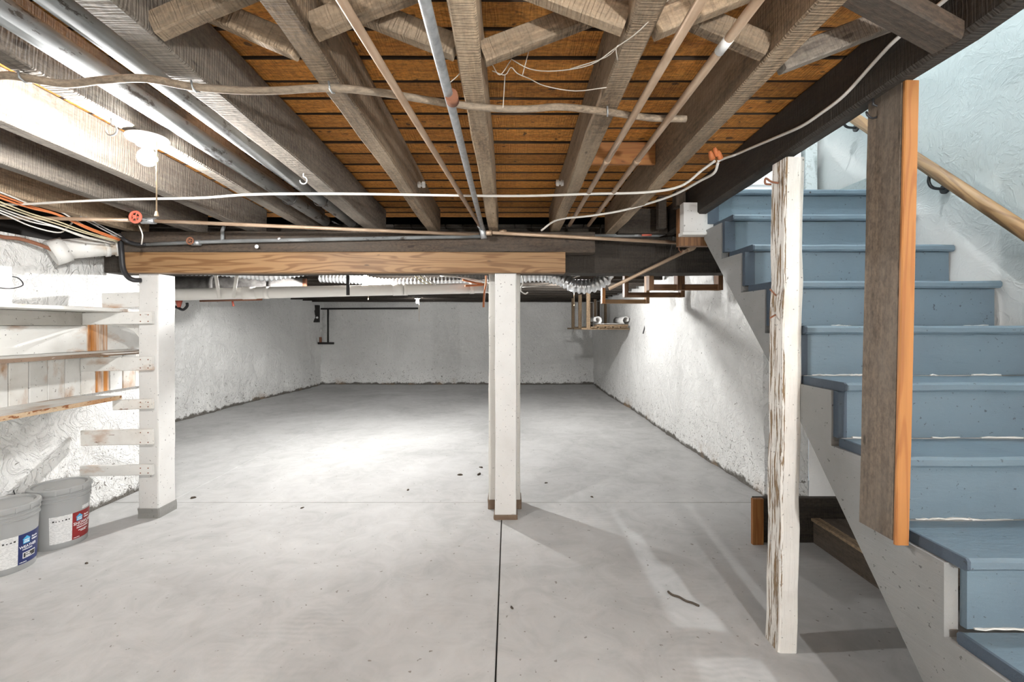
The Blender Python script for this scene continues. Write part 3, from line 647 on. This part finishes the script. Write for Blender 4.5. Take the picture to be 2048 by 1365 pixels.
for f in (.38,.77): collar(a+d_*f, d_, .106, .05, M['dark_pipe'], t)
t2 = collar(b+d_*.01, d_, .09, .06, M['rusty'], t, 'rusty_end')
def duct(pts, r, label):
    P = smoothed(pts, 16); L = [0.]
    for a, b in zip(P, P[1:]): L.append(L[-1]+(b-a).length)
    n = int(L[-1]/.011); Q = []; j = 0
    for i in range(n+1):
        s = L[-1]*i/n
        while j < len(L)-2 and L[j+1] < s: j += 1
        Q.append(P[j].lerp(P[j+1], (s-L[j])/max(1e-6, L[j+1]-L[j])))
    tag(tube('flexible_duct', Q, r, M['foil'], None, 16, radii=[r if i % 4 in (1,2) else r*.8 for i in range(len(Q))]), label, 'duct')
duct([px(362,540,4.9),px(440,542,4.95),px(500,549,5.0),px(540,552,5.02),px(590,545,5.1),px(640,536,5.2)], .06, 'silver flexible duct sagging behind the yellow board, left part')
duct([px(640,556,5.52),px(720,560,5.45),px(770,566,5.45),px(840,564,5.45),px(920,561,5.5),px(980,560,5.6)], .055, 'silver flexible duct by the half hidden bulb, middle part')
duct([px(1030,553,4.7),px(1085,551,4.7),px(1120,558,4.65),px(1150,572,4.6),px(1180,573,4.6),px(1203,563,4.6),px(1214,548,4.6),px(1216,490,4.6)], .072, 'silver flexible duct drooping right of the centre posts')
# loose wires above the drain pipe
for i, (pts, mm, lab) in enumerate([
    ([(860,548,5),(900,552,5),(950,562,5.1),(985,575,5.2)],'cable_white','white wire slanting down to the centre post, upper'),
    ([(880,552,5),(930,556,5),(985,566,5.2)],'cable_white','white wire slanting down to the centre post, lower'),
    ([(925,560,5),(950,566,5.05),(968,570,5.1),(930,572,5.0)],'cable_orange','orange wire loop beside the centre post'),
    ([(972,533,4.82),(972,566,4.9),(969,585,4.9),(967,615,4.9)],'cable_orange','short orange cable end hanging left of the centre post'),
    ([(828,550,4.8),(840,562,4.8),(850,568,4.8)],'cable_yellow','first pale wire end hanging over the drain pipe'),
    ([(838,550,4.8),(850,562,4.8),(862,569,4.8)],'cable_yellow','second pale wire end hanging over the drain pipe'),
    ([(848,550,4.8),(862,564,4.8),(872,569,4.8)],'cable_white','third pale wire end hanging over the drain pipe'),
    ([(1043,520,4.4),(1044,548,4.4),(1046,565,4.4),(1041,580,4.4),(1050,588,4.4),(1056,585,4.4)],'cable_white','curly white wire hanging right of the centre post'),
    ([(1045,575,5.5),(1090,570,5.6),(1130,560,5.8),(1160,552,6.)],'cable_white','white wire rising from the centre post towards the duct')]):
    pipe('loose_wire', [px(*p) for p in pts], .0065 if mm != 'cable_orange' else .011, M[mm], lab, 4, 6, 'wire')
# overhead racks
def rack(d, xa, xm, xb, zb_, m, label, ends=False):
    t = thing('overhead_rack', ((xa+xb)/2,d,zb_), label, 'rack'); top = zback(d)+.12
    for x in [xa, xb]+([xm] if xm else []): box('upright', (x-.02,d-.045,zb_), (x+.02,d+.045,top+.0), M[m] if not (ends and x == xa) else M['orange_pine'], t, axis=2)
    box('crossbar', (xa+.021,d-.02,zb_), (xb-.021,d+.02,zb_+.05), M[m], t, axis=0)
rack(3.907, 1.185, 1.42, 1.76, 1.69, 'brown_stain', 'nearest brown wooden rack frame under the far joists')
rack(4.7475, 1.19, None, 1.76, 1.685, 'brown_stain', 'middle brown wooden rack frame, one bay behind the nearest')
rack(5.7325, 1.16, None, 1.70, 1.672, 'pine', 'farthest wooden rack frame, pale front upright', True)
# hanging shelf at the back
t = thing('hanging_shelf', (1.65,8.6,1.37), 'slatted wooden shelf hanging from joists at the back right', 'shelf')
for Y in (7.72, 8.62, 9.55):
    box('hanger', (1.285,Y-.03,1.37), (1.345,Y+.03,zback(Y)), M['shelf_wood'], t, axis=2); box('rail', (1.20,Y-.03,1.34), (1.99,Y+.03,1.37), M['shelf_wood'], t, axis=0)
for k in range(5): box('slat', (1.35+k*.125,7.65,1.371), (1.45+k*.125,9.65,1.39), M['shelf_wood'], t, axis=1)
tag(box('loose_board', (1.45,7.7,1.391), (1.97,7.95,1.425), M['shelf_wood'], axis=0), 'short wide board lying on the hanging shelf', 'board')
for k, (x, zt, m) in enumerate(((1.58,1.85,'beam_wood'),(1.66,1.92,'shelf_wood'),(1.73,1.88,'grey_lumber'),(1.81,1.95,'white_post'),(1.88,1.9,'shelf_wood'))):
    tag(box('standing_board', (x-.025,8.9+k*.04,1.391), (x+.025,8.93+k*.04,zt), M[m], axis=2), f"{('first','second','third','fourth','fifth')[k]} upright board from the left on the hanging shelf", 'board')
# sheet rolled from both ends
pr = []
for sgn in (-1, 1):
    s = [(sgn*(.24-(.075*(1-.05*i))*math.sin(i*.42)), .075-(.07*(1-.04*i))*math.cos(i*.42)) for i in range(0, 14)]
    pr.append(s)
line = list(reversed(pr[0]))+[(-.12,.008),(.12,.008)]+pr[1]
def ribbon(name, ln, th, y0, y1, m, label, cat, loc):
    vs, fs = [], []
    for i, p in enumerate(ln):
        a = Vector((*ln[max(i-1,0)],)); b = Vector((*ln[min(i+1,len(ln)-1)],)); t_ = (b-a).normalized(); nn = Vector((-t_.y,t_.x))*th
        for yy in (y0,y1):
            vs.append((p[0],yy,p[1])); vs.append((p[0]+nn.x,yy,p[1]+nn.y))
    for i in range(len(ln)-1):
        a, b = i*4, i*4+4; fs += [(a,b,b+2,a+2),(a+1,a+3,b+3,b+1),(a,a+1,b+1,b),(a+2,b+2,b+3,a+3)]
    fs += [(0,2,3,1),(len(vs)-4,len(vs)-3,len(vs)-1,len(vs)-2)]
    return tag(link(name, mesh(name, vs, fs), m, None, Matrix.Translation(loc), True), label, cat)
ribbon('rolled_sheet', line, .008, -.2, .5, M['paper'], 'white sheet rolled up from both ends on the hanging shelf', 'sheet', (1.72,7.95,1.427))
# back corner gas pipe
t = thing('gas_pipe', px(655,650,11.0), 'thin black gas pipe in the far left corner', 'pipe')
tube('run', [px(640,618,11.02), px(836,617,11.02)], .02, M['iron'], t, 8); tube('drop', [px(656,618,11.03), px(656,686,11.03)], .022, M['iron'], t, 8); tube('leg', [px(636,687,11.0), px(668,687,11.03)], .026, M['iron'], t, 8)
collar(px(641,680,10.95), (0,0,1), .03, .12, M['rusty'], t, 'valve')
t = thing('junction_box', px(633,628,10.9), 'dark box with two white knobs in the far left corner', 'box')
p = px(633,628,10.85); box('case', p-Vector((.06,.05,.2)), p+Vector((.06,.05,.2)), M['iron'], t, axis=2)
for s in (-.03,.04): lathe('knob', [(0,0),(.024,0),(.024,.02),(0,.024)], M['white_plastic'], t, Matrix.Translation(p+Vector((s,-.05,-.09))) @ Matrix.Rotation(math.pi/2,4,'X'), 10)
t = thing('hose_bib', px(357,612,6.3), 'black looped hose and red valve on the left far wall', 'valve')
tube('loop', [px(347,602,6.3),px(347,612,6.3),px(356,616,6.3),px(366,620,6.3),px(374,613,6.3),px(374,606,6.3)], .018, M['black'], t, 8, k=4); tube('valve', [px(358,600,6.28),px(358,615,6.28)], .03, M['red'], t, 10, radii=[.045,.02])
t = thing('rusty_rod', px(460,602,6.8), 'rusty horizontal rod with tiny red lever on the left far wall', 'pipe')
tube('run', [px(400,602,6.8), px(524,599,6.9)], .018, M['rusty'], t, 8); tube('lever', [px(465,603,6.75), px(467,613,6.75)], .014, M['red'], t, 8)
tag(tube('dangling_wire', [px(1292,636,6.93),px(1290,652,6.93),px(1286,668,6.93)], .009, M['black'], None, 6, k=3), 'short dark wire dangling on the right wall', 'wire')

# ---------------------------------------------------------------- wall shelves at left
sh = thing('wall_shelves', (-2.95,2.6,.3), 'old white rust-stained shelving between left wall and post', 'shelves')
def shelf(z, th, m, y1=3.355, lip=None):
    timber('shelf', (-2.935,.2,z), (-2.935,y1,z), .33, th, M[m], sh, .003, .0015, 14)
    if lip: timber('shelf_edge', (-2.772,.2,z+.001), (-2.772,y1,z+.001), .006, th+.002, M[lip], sh, .001, .0005, 14)
shelf(1.503, .024, 'shelf_white', 3.7); shelf(1.192, .022, 'shelf_white', 3.7, 'shelf_edge_dark'); shelf(.878, .026, 'shelf_white', 3.325, 'shelf_edge_rust')
box('back_board', (-3.09,.2,1.205), (-3.075,3.385,1.39), M['shelf_white'], sh, axis=1)
box('back_board', (-3.085,.2,1.392), (-3.06,3.36,1.489), M['shelf_grimy'], sh, axis=1)
box('back_board', (-3.092,3.387,1.205), (-3.073,3.56,1.40), M['rust_streak'], sh, axis=2); box('back_board', (-3.09,3.562,1.205), (-3.075,3.9,1.40), M['shelf_white'], sh, axis=1)
box('backing', (-3.10,.2,.893), (-3.095,3.95,1.179), M['rusty'], sh, axis=1)
for k in range(31):
    y0 = .2+k*.121; box('tongue_board', (-3.094,y0,.893), (-3.078+random.uniform(0,.003),y0+.1145+random.uniform(-.002,.003),1.179), M['rust_streak'] if k == 27 else M['shelf_rust'] if k % 4 == 2 else M['shelf_white'], sh, axis=2)
for (xa, z0, z1, mm) in ((-3.055,1.402,1.489,'shelf_white'),(-3.07,1.068,1.168,'shelf_white'),(-2.84,.79,.862,'shelf_rust'),(-3.07,.535,.645,'shelf_rust'),(-3.075,.315,.39,'shelf_white')):
    cl = timber('cleat', (xa,3.343,(z0+z1)/2-.006), (-2.558,3.343,(z0+z1)/2+.004), .024, z1-z0, M[mm], sh, .004, .001, 4)
    for xx in (-2.64,-2.585):
        for zz in (z0+.02,z1-.02): tube('nail_head', [(xx,3.332,zz),(xx,3.329,zz)], .0045, M['rusty'], cl, 6)
timber('cleat', (-3.0,3.44,1.575), (-2.68,3.44,1.585), .024, .11, M['shelf_white'], sh, .003)
prism('gusset', [(0,0),(.0,-.15),(-.02,-.10),(-.06,-.05),(-.13,-.015),(-.3,0)], .02, M['shelf_white'], sh, Matrix(((1,0,0,-2.68),(0,0,1,3.40),(0,1,0,1.40),(0,0,0,1))))
# white box on top shelf
t = thing('white_wall_box', (-2.87,2.42,1.515), 'white plastic box standing on the top shelf', 'box')
box('case', (-2.95,2.2,1.516), (-2.795,2.63,1.72), M['white_plastic'], t, axis=2, ch=.015)
tube('cord', [(-2.793,2.5,1.60),(-2.77,2.58,1.595),(-2.77,2.65,1.62),(-2.80,2.655,1.66),(-2.83,2.637,1.67)], .003, M['black'], t, 6, k=4)
tag(tube('stray_wire', [px(2,952,2.95),px(14,962,2.95),px(24,975,2.94),(px(30,990,2.93))], .003, M['black'], None, 6, k=4), 'thin black wire sticking up behind the nearer bucket', 'wire')

# ---------------------------------------------------------------- paint buckets
def bend(me, r, z0):                                     # flat x,y print wrapped on a bucket side
    for v in me.vertices:
        a = v.co.x/r; rr = r+v.co.z; zz = v.co.y+z0; v.co = (rr*math.sin(a), -rr*math.cos(a), zz)
def patch(name, a0, a1, z0, z1, r, off, m, parent, T, cut=0.):
    n = 14; vs, fs = [], []
    for i in range(n+1):
        a = a0+(a1-a0)*i/n; zz = z1-(cut*max(0, 1-i/2.)) 
        taper = lambda z: r-(.30-z)*.045
        for (z, o) in ((z0,off),(zz,off),(zz,off-.004),(z0,off-.004)): q_ = taper(z)+o; vs.append((q_*math.sin(a), -q_*math.cos(a), z))
    for i in range(n):
        for k in range(4): k2 = (k+1) % 4; fs.append((i*4+k,(i+1)*4+k,(i+1)*4+k2,i*4+k2))
    fs += [(0,1,2,3),(n*4,n*4+3,n*4+2,n*4+1)]
    return link(name, mesh(name, vs, fs), m, parent, T)
def text(name, s, size, ang, z, r, off, m, parent, T, bold=0.):
    cu = bpy.data.curves.new('text', 'FONT'); cu.body = s; cu.size = size; cu.extrude = .0004; cu.offset = bold; cu.resolution_u = 2
    o = bpy.data.objects.new('text', cu); C.objects.link(o); dg = bpy.context.evaluated_depsgraph_get()
    me = bpy.data.meshes.new_from_object(o.evaluated_get(dg)); bpy.data.objects.remove(o); bpy.data.curves.remove(cu)
    me.materials.clear()
    for v in me.vertices:
        a = ang+v.co.x/r; zz = z+v.co.y; rr = r-(.30-zz)*.045+off+v.co.z; v.co = (rr*math.sin(a), -rr*math.cos(a), zz)
    return link(name, me, m, parent, T)
def bucket(loc, rz, red, label):
    t = thing('paint_bucket', loc, label, 'bucket'); T = Matrix.Translation(loc) @ Matrix.Rotation(rz,4,'Z'); rb = .146
    lathe('body', [(0,0),(.131,0),(.1335,.004),(.1345,.05),(.146,.292),(.152,.293),(.152,.299),(.146,.300),(.147,.318),(.153,.319),(.153,.325),(.147,.326),(.147,.345),(0,.345)], M['bucket'], t, T, 56)
    ld = lathe('lid', [(0,.366),(.122,.366),(.126,.362),(.130,.362),(.134,.374),(.150,.374),(.154,.370),(.155,.345),(.151,.338),(.151,.347),(0,.346)], M['bucket_lid'], t, T, 56)
    for k in range(14):
        a = 2*math.pi*k/14+.1; c = T @ Vector((.1555*math.cos(a),.1555*math.sin(a),.352))
        d = (T.to_3x3() @ Vector((-math.sin(a),math.cos(a),0))); timber('lid_tab', c-d*.004, c+d*.004, .006, .026, M['bucket_lid'], ld, .001)
    lathe('spout_cap', [(0,.374),(.018,.374),(.024,.371),(.026,.366),(0,.366)], M['bucket_lid'], ld, T @ Matrix.Translation((-.05,-.055,0)), 20)
    tube('handle', [T @ Vector((.152*math.cos(a),.152*math.sin(a),.306-.02*math.sin(a+1.2))) for a in [math.radians(x) for x in range(60,245,12)]], .0025, M['galv'], t, 6)
    A = math.radians
    patch('label_text_panel', A(-20), A(24), .035, .205, rb, .001, M['label_white'], t, T, .02 if not red else 0)
    lc = patch('label_colour_panel', A(24), A(88), .035, .205, rb, .001, M['label_red' if red else 'label_navy'], t, T)
    for k in range(6): patch('warning_mark', A(-14+k*6), A(-14+k*6+random.uniform(1.5,4)), .172, .172+random.uniform(.004,.009), rb, .0018, M['ink_black'], lc, T)
    # house shaped logo
    cz, ca = .165, A(40)
    lg = [(-.018,-.018),(.018,-.018),(.018,.006),(.022,.008),(0,.026),(-.022,.008),(-.018,.006)]
    vs = []; 
    for o_ in (.0012,.002):
        for x, y_ in lg: rr = rb-(.30-cz-y_)*.045+o_; a = ca+x/rb; vs.append((rr*math.sin(a),-rr*math.cos(a),cz+y_))
    n = len(lg); link('logo', mesh('logo', vs, [tuple(range(n,2*n))]+[(i,(i+1)%n,n+(i+1)%n,n+i) for i in range(n)]), M['logo_blue'], lc, T)
    text('lettering', 'HOME', .0105, ca-.105, cz-.012, rb, .0022, M['ink_white'], lc, T, .0004); text('lettering', 'HGTV', .0105, ca-.09, cz-.001, rb, .0022, M['ink_white'], lc, T, .0004)
    text('lettering', 'Sherwin', .013, A(52), cz+.004, rb, .0014, M['ink_white'], lc, T, .0003); text('lettering', 'Williams', .013, A(52), cz-.012, rb, .0014, M['ink_white'], lc, T, .0003)
    if red:
        text('lettering', 'SHOWCASE', .027, A(26), .122, rb, .0014, M['ink_white'], lc, T, .0002)
        for k, (s_, aa, zz) in enumerate((('STAIN + PAINT TECHNOLOGY',34,.113),('INTERIOR ACRYLIC',34,.099),('LATEX',60,.099),('ONE COAT COVERAGE',38,.082),('SATIN ENAMEL',44,.074))): text('lettering', s_, .009 if k in (1,2) else .0065, A(aa), zz, rb, .0014, M['ink_white'], lc, T, .0004)
        patch('sticker', A(46), A(70), .215, .235, rb, .0012, M['label_white'], t, T)
    else:
        text('lettering', 'WEATHER', .022, A(26), .122, rb, .0014, M['ink_white'], lc, T, .0002); text('lettering', 'EXTERIOR ACRYLIC', .0065, A(32), .112, rb, .0014, M['ink_white'], lc, T, .0004)
        patch('badge', A(33), A(64), .064, .097, rb, .0016, M['ink_white'], lc, T); patch('badge', A(34.5), A(62.5), .068, .093, rb, .0022, M['ink_black'], lc, T)
        text('lettering', 'RAIN', .011, A(38), .082, rb, .003, M['ink_white'], lc, T, .0003); text('lettering', 'READY', .011, A(38), .070, rb, .003, M['ink_white'], lc, T, .0003)
    text('lettering', '5 GAL (18.9 L)', .006, A(27), .042, rb, .0014, M['ink_white'], lc, T, .0003)
bucket((-2.885,2.987,0), math.radians(43.9), True, 'grey paint bucket with the red label, farther one')
bucket((-2.897,2.664,0), math.radians(47.3), False, 'grey paint bucket with the navy label at the left edge')

# ---------------------------------------------------------------- litter on the floor
def flp(x, y): d = F*EYE/(y-CY); return Vector(((x-CX)*d/F, d, 0))
for i, (x, y, s, lab) in enumerate(((920,951,.03,'dark chip left of the centre posts, leftmost of three'),(958,950,.036,'largest of three dark chips left of the centre posts'),(962,936,.026,'dark chip left of the centre posts, farthest of three'),
        (387,997,.03,'brown curled leaf beside the left white post'),(1024,1217,.016,'dark crumb right of the long floor joint'),(1092,967,.02,'dark crumb right of the centre posts'),(816,981,.02,'small dark crumb on the floor in mid room'),(173,1128,.016,'small dark sliver on the floor in front of the buckets'),(604,1017,.02,'dark crumb behind the cross joint of the floor'),(1184,995,.018,'small crumb near the middle cross joint'))):
    r = random.Random(i); vs = [(r.uniform(.7,1)*s*math.cos(a), r.uniform(.35,.6)*s*math.sin(a), 0) for a in [k*math.pi/3 for k in range(6)]]
    vs += [(x_*.75, y_*.75, s*r.uniform(.25,.45)) for x_, y_, _ in vs]
    tag(link('floor_chip', mesh('floor_chip', vs, [(5,4,3,2,1,0),tuple(range(6,12))]+[(k,(k+1)%6,6+(k+1)%6,6+k) for k in range(6)]), M['debris'], None, Matrix.Translation(flp(x,y)) @ Matrix.Rotation(i*1.3,4,'Z')), lab, 'debris')
tag(tube('dry_twig', [flp(x,y)+Vector((0,0,.006)) for x,y in ((1336,1186),(1345,1193),(1358,1197),(1372,1205),(1385,1209),(1398,1215))], .0055, M['debris'], None, 6, k=3), 'thin dry brown twig on the floor in the foreground', 'twig')
